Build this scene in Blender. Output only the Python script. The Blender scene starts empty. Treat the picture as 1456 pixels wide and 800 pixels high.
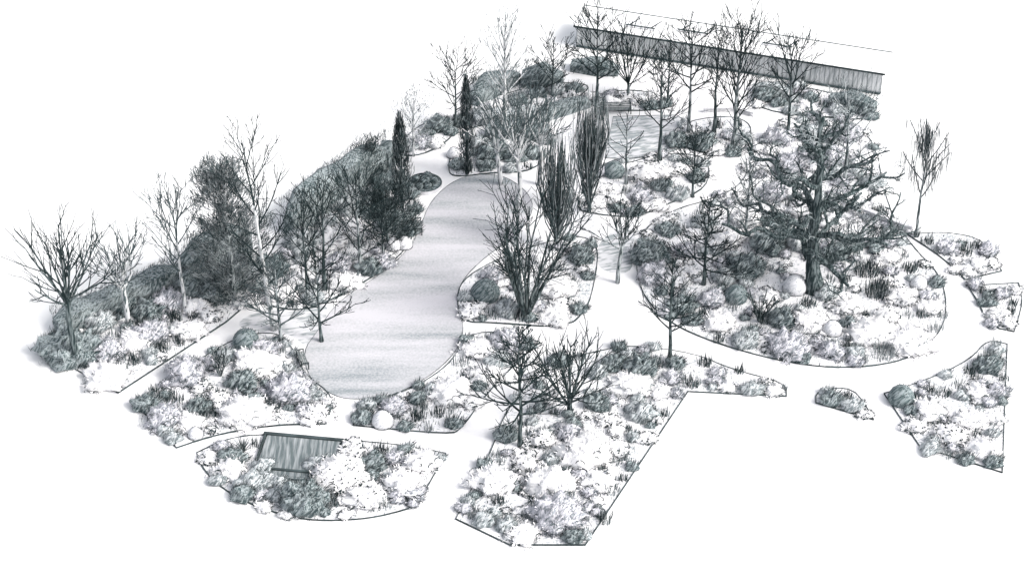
import bpy, math, random
from mathutils import Vector, Matrix, noise
from mathutils.geometry import tessellate_polygon
rnd = random.Random(7)
R = math.radians
col = bpy.context.scene.collection
sc = bpy.context.scene
V = Vector

# ------------------------------------------------------------------ camera
F = 3425.0; CX, CY = 728.0, 400.0; PITCH = R(36); D = 190.0
fwd = V((0, math.cos(PITCH), -math.sin(PITCH))); right = V((1, 0, 0)); up = V((0, math.sin(PITCH), math.cos(PITCH)))
CAM = -fwd * D
cd = bpy.data.cameras.new('camera'); cam = bpy.data.objects.new('camera', cd); col.objects.link(cam)
cd.sensor_width = 36; cd.lens = 36 * F / 1456; cd.clip_end = 3000; cd.clip_start = 1
cam.location = CAM; cam.rotation_euler = (R(90) - PITCH, 0, 0)
sc.camera = cam
def G(px, py, z=0.0):
    d = fwd + right * ((px - CX) / F) + up * ((CY - py) / F)
    t = (z - CAM.z) / d.z
    return CAM + d * t
def P(p):
    v = V(p) - CAM; z = v.dot(fwd)
    return CX + F * v.dot(right) / z, CY - F * v.dot(up) / z
def mpp(p):                      # metres per photo pixel at p
    return (V(p) - CAM).dot(fwd) / F
def height_for(base, top_py):
    lo, hi = 0.1, 60
    for _ in range(40):
        m = (lo + hi) / 2
        if P(base + V((0, 0, m)))[1] > top_py: lo = m
        else: hi = m
    return lo

# ------------------------------------------------------------------ materials
def new_mat(name, rough=0.9):
    m = bpy.data.materials.new(name); m.use_nodes = True
    nt = m.node_tree; b = nt.nodes['Principled BSDF']
    b.inputs['Roughness'].default_value = rough
    b.inputs['Specular IOR Level'].default_value = 0.1
    return m, nt, b
def flat_mat(name, c, var=0.0, rough=0.9, scale=3.0):
    m, nt, b = new_mat(name, rough)
    b.inputs['Base Color'].default_value = (*c, 1)
    if var:
        tc = nt.nodes.new('ShaderNodeTexCoord'); n = nt.nodes.new('ShaderNodeTexNoise')
        n.inputs['Scale'].default_value = scale; n.inputs['Detail'].default_value = 4
        mr = nt.nodes.new('ShaderNodeMapRange'); mr.inputs[1].default_value = .3; mr.inputs[2].default_value = .7
        mr.inputs[3].default_value = 1 - var; mr.inputs[4].default_value = 1 + var
        mx = nt.nodes.new('ShaderNodeVectorMath'); mx.operation = 'SCALE'; mx.inputs[0].default_value = c
        nt.links.new(tc.outputs['Object'], n.inputs['Vector']); nt.links.new(n.outputs['Fac'], mr.inputs[0])
        nt.links.new(mr.outputs[0], mx.inputs['Scale']); nt.links.new(mx.outputs[0], b.inputs['Base Color'])
    return m
def hatch_mat(name, light, dark, lo=.42, hi=.6, freq=6.0, stretch=.12, ang=35, patch=.35, pscale=.35):
    """foliage / surface with a fine streaky grain running one way, broken up by soft patches"""
    m, nt, b = new_mat(name)
    tc = nt.nodes.new('ShaderNodeTexCoord'); mp = nt.nodes.new('ShaderNodeMapping'); mp.vector_type = 'TEXTURE'
    mp.inputs['Rotation'].default_value = (0, R(ang), R(15))
    mp.inputs['Scale'].default_value = (1, 1, 1 / stretch)
    n = nt.nodes.new('ShaderNodeTexNoise'); n.inputs['Scale'].default_value = freq; n.inputs['Detail'].default_value = 3
    n2 = nt.nodes.new('ShaderNodeTexNoise'); n2.inputs['Scale'].default_value = pscale; n2.inputs['Detail'].default_value = 2
    a = nt.nodes.new('ShaderNodeMath'); a.operation = 'MULTIPLY_ADD'; a.inputs[1].default_value = patch; 
    s = nt.nodes.new('ShaderNodeMath'); s.operation = 'SUBTRACT'; s.inputs[1].default_value = .5
    mr = nt.nodes.new('ShaderNodeMapRange'); mr.inputs[1].default_value = lo; mr.inputs[2].default_value = hi
    mx = nt.nodes.new('ShaderNodeMix'); mx.data_type = 'RGBA'
    mx.inputs[6].default_value = (*light, 1); mx.inputs[7].default_value = (*dark, 1)
    L = nt.links.new
    L(tc.outputs['Object'], mp.inputs[0]); L(mp.outputs[0], n.inputs['Vector']); L(tc.outputs['Object'], n2.inputs['Vector'])
    L(n2.outputs['Fac'], s.inputs[0]); L(s.outputs[0], a.inputs[0]); L(n.outputs['Fac'], a.inputs[2])
    L(a.outputs[0], mr.inputs[0]); L(mr.outputs[0], mx.inputs[0]); L(mx.outputs[2], b.inputs['Base Color'])
    return m
DK = (.022, .036, .038); MD = (.07, .092, .097); LT = (.26, .285, .295)
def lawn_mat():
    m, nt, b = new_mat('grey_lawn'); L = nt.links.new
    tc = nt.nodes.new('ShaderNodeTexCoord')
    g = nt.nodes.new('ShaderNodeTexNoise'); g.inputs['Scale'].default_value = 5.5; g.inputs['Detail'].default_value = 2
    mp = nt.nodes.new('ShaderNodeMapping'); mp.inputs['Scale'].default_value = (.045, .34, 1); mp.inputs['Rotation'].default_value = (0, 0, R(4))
    st = nt.nodes.new('ShaderNodeTexNoise'); st.inputs['Scale'].default_value = 1.4; st.inputs['Detail'].default_value = 4  # long streaks paint the trees' soft shadows into the lawn colour
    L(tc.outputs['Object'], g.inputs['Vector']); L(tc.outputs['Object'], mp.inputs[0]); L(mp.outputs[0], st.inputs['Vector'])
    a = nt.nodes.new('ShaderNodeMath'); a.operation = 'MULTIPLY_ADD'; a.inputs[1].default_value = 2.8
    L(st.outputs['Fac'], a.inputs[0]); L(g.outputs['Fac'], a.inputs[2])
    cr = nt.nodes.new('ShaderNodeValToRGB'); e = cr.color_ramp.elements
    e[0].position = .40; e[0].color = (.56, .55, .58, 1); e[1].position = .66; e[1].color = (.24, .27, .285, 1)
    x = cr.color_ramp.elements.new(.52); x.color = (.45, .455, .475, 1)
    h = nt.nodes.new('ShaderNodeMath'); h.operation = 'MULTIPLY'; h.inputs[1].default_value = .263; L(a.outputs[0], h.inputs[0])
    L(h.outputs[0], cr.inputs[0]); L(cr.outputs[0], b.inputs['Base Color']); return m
def water_mat():
    m, nt, b = new_mat('dark_water', .25); L = nt.links.new; b.inputs['Specular IOR Level'].default_value = .5
    tc = nt.nodes.new('ShaderNodeTexCoord'); mp = nt.nodes.new('ShaderNodeMapping'); mp.inputs['Scale'].default_value = (2.4, .22, .2); mp.inputs['Rotation'].default_value = (0, 0, R(8))
    n = nt.nodes.new('ShaderNodeTexNoise'); n.inputs['Scale'].default_value = 2; n.inputs['Detail'].default_value = 4
    cr = nt.nodes.new('ShaderNodeValToRGB'); e = cr.color_ramp.elements
    e[0].position = .42; e[0].color = (.11, .135, .14, 1); e[1].position = .74; e[1].color = (.40, .42, .43, 1)  # paler streaks are reflections painted into the water colour
    L(tc.outputs['Object'], mp.inputs[0]); L(mp.outputs[0], n.inputs['Vector']); L(n.outputs['Fac'], cr.inputs[0]); L(cr.outputs[0], b.inputs['Base Color']); return m
M = {
 'paper': flat_mat('pale_ground', (.80, .80, .80), .012, scale=.6),
 'path': flat_mat('pale_gravel_path', (.765, .76, .77), .025, scale=2.5),
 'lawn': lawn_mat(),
 'lawn2': hatch_mat('pale_lawn', (.70, .70, .72), (.5, .51, .53), .45, .75, 6.0, .3, 30, .4, .12),
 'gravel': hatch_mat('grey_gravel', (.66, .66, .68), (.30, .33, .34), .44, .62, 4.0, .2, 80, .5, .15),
 'bed': hatch_mat('bed_mulch', (.78, .775, .79), (.36, .39, .41), .54, .70, 5.0, .15, 35, .5, .25),
 'white': hatch_mat('silver_leaf', (.80, .795, .805), (.52, .53, .56), .60, .76, 6.0, .15, 35, .30, .5),
 'light': hatch_mat('pale_grey_leaf', (.66, .65, .69), (.26, .28, .31), .44, .62, 6.5, .10, 35, .30, .5),
 'mid': hatch_mat('grey_leaf', (.56, .585, .60), (.16, .19, .20), .42, .62, 6.5, .10, 35, .35, .5),
 'dark': hatch_mat('dark_leaf', (.33, .37, .38), (.06, .085, .09), .40, .62, 7.0, .10, 35, .40, .5),
 'ball': hatch_mat('clipped_leaf', (.28, .32, .33), (.07, .10, .105), .36, .62, 9.0, .08, 50, .1, .5),
 'palball': hatch_mat('pale_clipped_leaf', (.76, .76, .78), (.46, .48, .51), .46, .70, 9.0, .08, 60, .1, .5),
 'k': flat_mat('dark_twig', (.018, .029, .031), .4, scale=1.5),
 'm': flat_mat('grey_twig', MD, .4, scale=1.5),
 'l': flat_mat('pale_twig', LT, .2, scale=1.5),
 'bark': hatch_mat('dark_bark', (.16, .19, .195), (.022, .035, .037), .36, .56, 7, .15, 4, .3, .3),
 'palebark': hatch_mat('pale_bark', (.62, .63, .64), (.06, .085, .09), .50, .62, 5, .25, 4, .35, .3),
 'midbark': hatch_mat('grey_bark', (.36, .39, .40), (.035, .05, .053), .42, .60, 6, .2, 4, .3, .3),
 'edge': flat_mat('dark_edging', (.05, .065, .068), .5, scale=.8),
 'wall': hatch_mat('grey_boarding', (.68, .69, .70), (.42, .445, .455), .42, .66, 5.0, .06, 14, .4, .2),
 'roof': flat_mat('white_roof', (.80, .80, .80), .01),
 'water': water_mat(),
 'stone': flat_mat('pale_stone', (.62, .62, .64), .15, scale=4),
 'seat': flat_mat('bench_timber', (.18, .20, .205), .4, scale=6),
}

# ------------------------------------------------------------------ mesh collector
class MB:
    def __init__(s): s.v = []; s.f = []; s.mi = []; s.mats = []
    def mat(s, k):
        if k not in s.mats: s.mats.append(k)
        return s.mats.index(k)
    def face(s, pts, k):
        b = len(s.v); s.v.extend([tuple(p) for p in pts]); s.f.append(tuple(range(b, b + len(pts)))); s.mi.append(s.mat(k))
    def ribbon(s, pts, w, side, k, tip=.35):
        b = len(s.v); n = len(pts)
        for i, p in enumerate(pts):
            ww = w * (1 - (1 - tip) * i / (n - 1)) * .5
            s.v.append(tuple(p - side * ww)); s.v.append(tuple(p + side * ww))
        mi = s.mat(k)
        for i in range(n - 1):
            a = b + 2 * i; s.f.append((a, a + 1, a + 3, a + 2)); s.mi.append(mi)
    def tube(s, pts, rad, k, n=5, cap=True):
        b = len(s.v); m = len(pts); mi = s.mat(k); ref = V((.31, .17, .93)).normalized()
        for i, p in enumerate(pts):
            t = (pts[min(i + 1, m - 1)] - pts[max(i - 1, 0)])
            if t.length < 1e-6: t = V((0, 0, 1))
            t.normalize()
            a = t.cross(ref)
            if a.length < .1: a = t.cross(V((1, 0, 0)))
            a.normalize(); c = t.cross(a)
            for j in range(n):
                q = 2 * math.pi * j / n
                s.v.append(tuple(p + (a * math.cos(q) + c * math.sin(q)) * rad[i]))
        for i in range(m - 1):
            for j in range(n):
                a0 = b + i * n + j; a1 = b + i * n + (j + 1) % n
                s.f.append((a0, a1, a1 + n, a0 + n)); s.mi.append(mi)
        if cap:
            s.f.append(tuple(b + j for j in range(n))[::-1]); s.mi.append(mi)
            s.f.append(tuple(b + (m - 1) * n + j for j in range(n))); s.mi.append(mi)
    def box(s, c, ax, ay, az, k):
        c, ax, ay, az = V(c), V(ax), V(ay), V(az); b = len(s.v); mi = s.mat(k)
        for sx, sy, sz in ((-1,-1,-1),(1,-1,-1),(1,1,-1),(-1,1,-1),(-1,-1,1),(1,-1,1),(1,1,1),(-1,1,1)):
            s.v.append(tuple(c + ax * sx + ay * sy + az * sz))
        for f in ((3,2,1,0),(4,5,6,7),(0,1,5,4),(1,2,6,5),(2,3,7,6),(3,0,4,7)):
            s.f.append(tuple(b + i for i in f)); s.mi.append(mi)
    def build(s, name, parent=None, loc=None, smooth=False):
        me = bpy.data.meshes.new(name); me.from_pydata(s.v, [], s.f)
        for k in s.mats: me.materials.append(M[k])
        me.polygons.foreach_set('material_index', s.mi)
        if smooth: me.polygons.foreach_set('use_smooth', [True] * len(s.f))
        me.update()
        o = bpy.data.objects.new(name, me); col.objects.link(o)
        if parent: o.parent = parent
        if loc: o.location = loc
        return o
def tag(o, label=None, cat=None, group=None, kind=None):
    if label: o['label'] = label
    if cat: o['category'] = cat
    if group: o['group'] = group
    if kind: o['kind'] = kind
    return o
def empty(name, loc, rz=0):
    o = bpy.data.objects.new(name, None); col.objects.link(o); o.location = loc; o.rotation_euler = (0, 0, rz)
    o.empty_display_size = .3
    return o

# ------------------------------------------------------------------ outlines
def smooth_poly(pts, n=2):
    """Chaikin rounding which keeps sharp corners (points written with a third value)"""
    pts = [(p[0], p[1], len(p) > 2) for p in pts]
    for _ in range(n):
        out = []; m = len(pts)
        for i in range(m):
            a, b, c = pts[i - 1], pts[i], pts[(i + 1) % m]
            if b[2]: out.append(b)
            else:
                out.append((b[0] * .75 + a[0] * .25, b[1] * .75 + a[1] * .25, False))
                out.append((b[0] * .75 + c[0] * .25, b[1] * .75 + c[1] * .25, False))
        pts = out
    return [(p[0], p[1]) for p in pts]
def inside(poly, x, y):
    c = False; n = len(poly); j = n - 1
    for i in range(n):
        xi, yi = poly[i]; xj, yj = poly[j]
        if (yi > y) != (yj > y) and x < (xj - xi) * (y - yi) / (yj - yi) + xi: c = not c
        j = i
    return c
def sheet(name, poly_px, z, mat, label=None, skirt=0.0):
    mb = MB(); pts = [G(x, y, 0) + V((0, 0, z)) for x, y in poly_px]
    mi = mb.mat(mat); mb.v = [tuple(p) for p in pts]
    area = sum(pts[i-1].x * pts[i].y - pts[i].x * pts[i-1].y for i in range(len(pts)))
    for t in tessellate_polygon([pts]):
        a, b, c = (pts[i] for i in t)
        if (b - a).cross(c - a).z < 0: t = t[::-1]
        mb.f.append(tuple(t)); mb.mi.append(mi)
    if skirt:
        n = len(pts)
        for i in range(n):
            a, b = pts[i], pts[(i + 1) % n]
            q = [a, a - V((0,0,skirt)), b - V((0,0,skirt)), b]
            if area < 0: q = q[::-1]
            mb.face(q, mat)
    o = mb.build(name); tag(o, label, kind='structure'); return o

# ground sheet
g = MB(); S = 1500
g.face([(-S, -S, 0), (S, -S, 0), (S, S, 0), (-S, S, 0)], 'paper')
tag(g.build('ground'), 'white open ground around the garden', kind='structure')

GARDEN = [(165,560),(250,640,1),(285,665),(310,692),(355,717),(420,739),(480,743),(540,737),(592,722,1),(648,740,1),(725,777,1),(832,777,1),(978,560,1),(1118,566),(1240,600),(1308,638,1),(1425,674,1),(1432,490),(1450,470),(1446,400),(1415,340),(1300,325),(1250,300),(1250,160),(1080,105),(830,90),(740,100),(640,150),(560,200),(410,300),(300,350),(200,400),(80,455),(60,500)]
sheet('path', smooth_poly(GARDEN, 1), .004, 'path', 'pale gravel paths winding between the planting beds')
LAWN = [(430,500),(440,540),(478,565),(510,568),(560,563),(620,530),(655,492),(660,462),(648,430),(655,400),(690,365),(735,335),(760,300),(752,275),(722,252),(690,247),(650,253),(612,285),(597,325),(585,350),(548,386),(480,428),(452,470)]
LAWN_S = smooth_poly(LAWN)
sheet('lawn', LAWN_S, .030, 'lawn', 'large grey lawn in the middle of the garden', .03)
LAWN2 = smooth_poly([(786,195),(806,174),(850,162),(856,200),(850,300),(846,350),(800,360),(812,290),(800,240)])
sheet('lawn', LAWN2, .020, 'lawn2', 'narrow pale lawn behind the columnar trees', .02)
LAWN3 = smooth_poly([(872,166,1),(962,164,1),(1000,190),(962,216),(905,227),(860,225,1)])
sheet('lawn', LAWN3, .022, 'gravel', 'small grey lawn panel below the long shed', .02)
sheet('terrace', smooth_poly([(330,462),(372,438),(430,440),(470,430),(458,468),(436,496),(415,474),(370,474)]), .012, 'gravel', 'shaded gravel terrace at the left end of the lawn', .01)  # the terrace's shade is put into its grey gravel colour
sheet('terrace', smooth_poly([(868,330),(905,318),(900,360),(898,390),(850,385),(848,350)]), .012, 'gravel', 'grey gravel terrace beside the slender vase tree', .01)

BEDS = {
 'left bed': [(62,500),(112,528),(168,559,1),(322,458,1),(360,425),(330,395),(250,395),(140,440)],
 'hedge side bed': [(352,425),(420,445),(470,428),(545,386),(586,345),(594,300),(580,262),(560,240),(470,300),(400,350),(360,390)],
 'lower left bed': [(194,576,1),(330,478),(400,472),(418,500),(432,532),(478,566),(463,603,1),(400,604),(345,611),(295,622),(251,637,1)],
 'crescent bed': [(280,644,1),(322,624),(375,617),(500,627),(565,632),(634,645,1),(592,720,1),(540,735),(480,741),(420,738),(350,715),(310,690),(286,663)],
 'lawn tip bed': [(512,567),(560,565),(620,534),(650,505),(658,480),(700,470),(768,487,1),(735,515),(690,562),(656,610),(640,618),(502,605,1)],
 'front bed': [(648,738,1),(700,640),(712,600),(738,560),(770,515),(840,503),(893,490),(990,503),(1040,526),(1118,545),(1118,564,1),(978,557,1),(832,775,1),(725,775,1)],
 'small wedge bed': [(1160,556),(1215,550),(1242,597,1),(1160,573,1)],
 'right hand bed': [(1257,560,1),(1320,540),(1380,512),(1404,483),(1432,490,1),(1425,672,1),(1308,635,1)],
 'far right bed': [(1376,407,1),(1448,403,1),(1455,430),(1442,472,1),(1407,465,1),(1392,432)],
 'weeping tree bed': [(1290,334,1),(1345,330),(1402,342),(1424,386,1),(1372,398,1),(1342,368)],
 'oval bed': [(903,365),(915,325),(960,298),(1010,285),(1060,262),(1075,200),(1150,160),(1240,180),(1262,300),(1300,355),(1336,390),(1347,432),(1340,470),(1300,508),(1240,522),(1165,523),(1080,507),(1000,482),(945,455),(910,415)],
 'tree island bed': [(650,430),(655,400),(700,372),(760,350),(820,334),(852,348),(846,400),(835,440),(806,467),(700,459),(655,458)],
 'columnar tree bed': [(812,296),(856,230),(905,226),(962,218),(1008,225),(1008,268),(950,290),(905,310),(850,306)],
 'half moon bed': [(950,192),(980,172),(1040,165),(1070,178),(1064,205),(1046,222),(985,217)],
 'shed side bed': [(1075,122),(1100,115),(1245,148),(1240,172),(1150,168),(1068,153)],
 'upper path bed': [(830,138),(905,126),(962,146),(940,158),(850,158)],
 'upper terrace bed': [(640,162),(690,142),(780,118),(840,120),(830,135),(780,160),(700,175),(650,188)],
 'birch bed': [(636,248),(642,215),(700,195),(784,186),(790,205),(760,245),(700,246),(655,252)],
 'corner bed': [(562,222),(575,195),(612,170),(650,178),(640,200),(600,222)],
}
BEDS_S = {k: smooth_poly(v) for k, v in BEDS.items()}
for k, p in BEDS_S.items():
    sheet('planting_bed', p, .06, 'bed', 'pale soil of the ' + k, .06)
    mb = MB(); pts = [G(x, y) for x, y in p]; n = len(pts)
    # edging strip: a low dark metal edge, a little wobbly like worn steel
    for i in range(n):
        a, b = pts[i], pts[(i + 1) % n]
        d = b - a
        if d.length < .05: continue
        t = d.normalized(); w = V((-t.y, t.x, 0)) * rnd.uniform(.018, .045)
        mb.box((a + b) / 2 + V((0, 0, .05)), t * (d.length / 2 + .01), w, (0, 0, .05 + rnd.uniform(0, .02)), 'edge')
    tag(mb.build('bed_edging'), 'thin dark edging strip round the ' + k, 'edging', 'edging strips round the beds')
def lawn_edge(poly, lab):
    mb = MB(); pts = [G(x, y) for x, y in poly]; n = len(pts)
    for i in range(n):
        a, b = pts[i], pts[(i + 1) % n]; d = b - a
        if d.length < .05: continue
        t = d.normalized(); w = V((-t.y, t.x, 0)) * rnd.uniform(.008, .025)
        mb.box((a + b) / 2 + V((0, 0, .025)), t * (d.length / 2 + .01), w, (0, 0, .022), 'edge')
    tag(mb.build('lawn_edging'), lab, 'edging')
lawn_edge(LAWN_S, 'thin dark edging strip round the large lawn')
lawn_edge(LAWN3, 'thin dark edging strip round the small grey lawn panel')

# ------------------------------------------------------------------ trees
def rv(s=1.0): return V((rnd.uniform(-s, s), rnd.uniform(-s, s), rnd.uniform(-s, s)))
def grow(mb, p, d, L, r0, r1, k, gn=.12, upt=.0, seg=.55, n=4, bend=None):
    m = max(3, int(L / seg)); pts = [p.copy()]; d = d.normalized()
    for i in range(m):
        d = (d + rv(gn) + V((0, 0, upt))).normalized()
        if bend: d = (d + bend).normalized()
        p = p + d * (L / m); pts.append(p.copy())
    rad = [r0 + (r1 - r0) * (i / m) for i in range(m + 1)]
    mb.tube(pts, rad, k, n)
    return pts, d
def side_dir(d, ang, az):
    a = d.cross(V((0, 0, 1)))
    if a.length < .05: a = V((1, 0, 0))
    a.normalize(); b = d.cross(a).normalized()
    s = a * math.cos(az) + b * math.sin(az)
    return (d * math.cos(ang) + s * math.sin(ang)).normalized()
def arc_tick(mb, p, nn, s, k, w=.055):
    t = nn.cross(V((0, 0, 1)))
    if t.length < .1: t = V((1, 0, 0))
    t.normalize(); u_ = nn.cross(t).normalized()
    if u_.z < 0: u_ = -u_
    pts = []
    for i in range(5):
        a = math.pi * (i / 4) + rnd.uniform(-.15, .15); pts.append(p + t * math.cos(a) * s + u_ * math.sin(a) * s * .8 + nn * .04)
    b = len(mb.v); mi = mb.mat(k)
    for q in pts:
        o = (q - p); o = o.normalized() if o.length > 1e-3 else t
        mb.v.append(tuple(q)); mb.v.append(tuple(q + o * w))
    for i in range(4):
        a = b + 2 * i; mb.f.append((a, a + 1, a + 3, a + 2)); mb.mi.append(mi)
def branchy(mb, p, d, L, r, k, depth, gn, upt, nsub, ang, kk='k', rmin=.019, frac=.5, minz=None):
    """a limb that sweeps upward with long side shoots, alternating left and right"""
    pts, de = grow(mb, p, d, L, r, max(rmin, r * .3), k if r > .06 else kk, gn, upt, n=5 if r > .06 else 3)
    if depth <= 0: return
    m = len(pts); az0 = rnd.uniform(0, 6.28)
    for i in range(nsub):
        t = .18 + .78 * (i + rnd.random()) / nsub
        j = min(m - 2, int(t * (m - 1))); q = pts[j].lerp(pts[j + 1], rnd.random()); dd = (pts[j + 1] - pts[j]).normalized()
        nd = side_dir(dd, ang * rnd.uniform(.8, 1.35), az0 + i * 2.6 + rnd.uniform(-.5, .5))
        if nd.z < 0: nd.z *= -.2
        l2 = L * frac * rnd.uniform(.7, 1.25) * (1.25 - .6 * t)
        branchy(mb, q, nd, l2, max(rmin, r * .5), k, depth - 1, gn, upt * 1.3, max(2, nsub - 2), ang * .9, kk, rmin, frac * .9)
def make_tree(px, py, top, hw, style, bark='bark', lean=0.0, label='', cat='tree', **kw):
    base = G(px, py); base.z = .0
    H = height_for(base, top); W = hw * mpp(base) * kw.get('ws', 1.12)
    root = empty({'column': 'conifer', 'pine': 'pine_tree', 'oak': 'oak_tree'}.get(style, 'bare_tree'), base)
    tag(root, label, cat, kw.get('group'))
    tr = MB(); cr = MB(); O = V((0, 0, 0))
    tw = kw.get('kk', 'k'); r = kw.get('r', .012 * H + .05)
    clear = kw.get('clear', .3); nl = kw.get('n', 15); el = kw.get('el', 40)
    fill = kw.get('fill', 1.0)
    if style in ('vase', 'tier', 'weep'):
        # leader
        m = 12; pts = [O]; p = O.copy(); wob = kw.get('wob', .035)
        for i in range(m):
            p = p + V((lean * H / m + rnd.uniform(-wob, wob) * H / m * 2, rnd.uniform(-wob, wob) * H / m * 2, H / m)); pts.append(p.copy())
        cut = 8 if style == 'vase' else 10
        rad = [max(.02, r * (1 - .92 * i / m)) * (1.45 if i == 0 else 1) for i in range(m + 1)]
        tr.tube(pts[:cut + 1], rad[:cut + 1], bark, 8)
        cr.tube(pts[cut:], rad[cut:], tw, 5)
        for i in range(nl):
            t = clear + (.96 - clear) * (i + rnd.uniform(-.3, .3)) / nl
            t = min(.95, max(clear, t)); f = t * m; j = int(f); q = pts[j].lerp(pts[j + 1], f - j)
            az = i * 2.4 + rnd.uniform(-.4, .4)
            u = (t - clear) / (1 - clear)
            if style == 'vase':
                env = (math.sin(math.pi * min(1, .22 + u * .72)) ** .7); e = R(el - 8 + 28 * u + rnd.uniform(-8, 8)); upt = .075
                reach = W * env; L = min(reach / math.cos(e) * .95, (1.04 * H - q.z) / max(.3, math.sin(e)))
                L = max(L, .1 * H)
            elif style == 'tier':
                env = (1 - u) ** .6 * (.75 + .25 * math.sin(math.pi * min(1, u * 2.5 + .3))); e = R(kw.get('te', 5) - 6 + 38 * u + rnd.uniform(-10, 10)); upt = .085
                L = max(.10 * H, 1.12 * W * env / max(.5, math.cos(e)))
            else:
                e = R(62 + rnd.uniform(-8, 8)); L = W * .95 * (1 - .35 * u) / math.cos(e); L = min(L, (H * 1.02 - q.z) / math.sin(e)); upt = .03
            d = V((math.cos(az) * math.cos(e), math.sin(az) * math.cos(e), math.sin(e)))
            rr = max(.035, r * .38 * (1 - .5 * u)) * kw.get('lr', 1)
            if style == 'weep':
                pp, de = grow(cr, q, d, L, rr, .03, tw, .1, .04)
                for _ in range(int(22 * fill)):
                    j2 = rnd.randrange(len(pp) // 3, len(pp)); s0 = pp[j2] + rv(.3)
                    ll = rnd.uniform(.12, .3) * H; 
                    grow(cr, s0, V((rnd.uniform(-.06, .06), rnd.uniform(-.06, .06), -1)), ll * .6, .015, .010, rnd.choice(('m', 'l', 'm', 'l', 'k')), .02, 0, n=3)
            else:
                branchy(cr, q, d, L, rr, bark if rr > .09 else tw, kw.get('depth', 2), kw.get('gn', .055), upt, kw.get('sub', 5), R(kw.get('ang', 30)), tw, kw.get('rmin', .022), kw.get('frac', .52))
    elif style == 'fork':     # short bole that forks into a fan of rising limbs
        hb = clear * H
        pts, d = grow(tr, O, V((lean, 0, 1)), hb, r * 1.15, r * .85, bark, .05, 0, seg=.5, n=8)
        q = pts[-1]
        for i in range(nl):
            az = 2 * math.pi * i / nl + rnd.uniform(-.3, .3); ring = (i % 3) / 2 * (1 if i % 2 else .8)
            e = R(86 - (8 + 42 * ring)); reach = W * (.25 + .75 * ring)
            L = min((H - hb) / math.sin(e) * rnd.uniform(.95, 1.12), 1.5 * reach / math.cos(e))
            d = V((math.cos(az) * math.cos(e), math.sin(az) * math.cos(e), math.sin(e)))
            st = tr.v and pts[max(0, len(pts) - 1 - rnd.randrange(0, 2))]
            branchy(cr, st, d, L, r * .45, bark, 2, kw.get('gn', .045), .04, kw.get('sub', 5), R(kw.get('ang', 26)), tw, kw.get('rmin', .022), .5)
    elif style == 'multi':
        for i in range(nl):
            az = 2 * math.pi * i / nl + rnd.uniform(-.3, .3); ring = rnd.uniform(.15, 1) if i > 3 else 1
            e = math.atan2(H, W * ring * .95); L = math.hypot(H * rnd.uniform(.78, 1) * (1 - .25 * ring), W * ring)
            d = V((math.cos(az) * math.cos(e), math.sin(az) * math.cos(e) , math.sin(e)))
            s0 = V((math.cos(az), math.sin(az), 0)) * r * .5
            pts, de = grow(tr if i < 4 else cr, s0, d, L, r * .55, .03, bark, .07, .012, n=6)
            m = len(pts)
            for k2 in range(kw.get('sub', 7)):
                j = int((.3 + .65 * rnd.random()) * (m - 1)); dd = (pts[j] - pts[j - 1]).normalized()
                branchy(cr, pts[j], side_dir(dd, R(rnd.uniform(20, 45)), rnd.uniform(0, 6.3)), L * rnd.uniform(.14, .3), .045, tw, 1, .1, .04, 4, R(32), tw, .02, .5)
    elif style == 'fast':     # fastigiate: dense near vertical stems
        pts, d = grow(tr, O, V((0, 0, 1)), H * .8, r, .05, bark, .02, 0, n=7)
        for i in range(nl):
            az = rnd.uniform(0, 6.28); z0 = H * rnd.uniform(.02, .45); rr = W * rnd.uniform(.15, .95)
            e0 = V((math.cos(az) * .34, math.sin(az) * .34, 1)).normalized()
            q = V((0, 0, z0)); L = (H - z0) * rnd.uniform(.5, 1)
            p1 = q + V((math.cos(az) * rr * .6, math.sin(az) * rr * .6, L * .25)); p2 = q + V((math.cos(az) * rr, math.sin(az) * rr, L * .6)); p3 = q + V((math.cos(az) * rr * rnd.uniform(.7, 1.05), math.sin(az) * rr * rnd.uniform(.7, 1.05), L))
            j = rv(.12)
            cr.tube([q, p1 + j, p2 + rv(.1), p3], [.05, .045, .032, .02], rnd.choice(('k', 'm', 'm', 'l', 'midbark')), 4)
            for _ in range(3):
                s0 = p1.lerp(p3, rnd.random()); cr.tube([s0, s0 + V((rnd.uniform(-.2, .2), rnd.uniform(-.2, .2), rnd.uniform(.6, 1.6)))], [.022, .016], rnd.choice(('k', 'm', 'l')), 3)
    elif style == 'oak':
        m = 14; pts = [O]; p = O.copy()
        for i in range(m):
            p = p + V((rnd.uniform(-.28, .28), rnd.uniform(-.2, .2), H * .93 / m)); pts.append(p.copy())
        rad = [r * (1.5 if i == 0 else 1.12 if i == 1 else 1) * (1 - .85 * (i / m) ** .8) + .03 for i in range(m + 1)]
        tr.tube(pts, rad, bark, 10)
        def gnarl(q, d, L, rr, dep):
            n_ = max(4, int(L / .55)); pp = [q.copy()]; pt = q.copy(); ph = rnd.uniform(0, 6); ax = d.cross(V((0, 0, 1))).normalized() if abs(d.z) < .9 else V((1, 0, 0))
            for i in range(n_):
                w = math.sin(ph + i * 1.05) * .75
                dd = (d + ax * w * .6 + V((0, 0, w * .75 + .10 * i / n_)) + rv(.16)).normalized()
                if pt.z < 2.5: dd.z = abs(dd.z)
                pt = pt + dd * L / n_; pp.append(pt.copy())
            cr.tube(pp, [rr * (1 - .62 * i / n_) for i in range(n_ + 1)], 'bark' if rr > .05 else ('k' if rnd.random() < .6 else 'm'), 6 if rr > .08 else 3)
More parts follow.
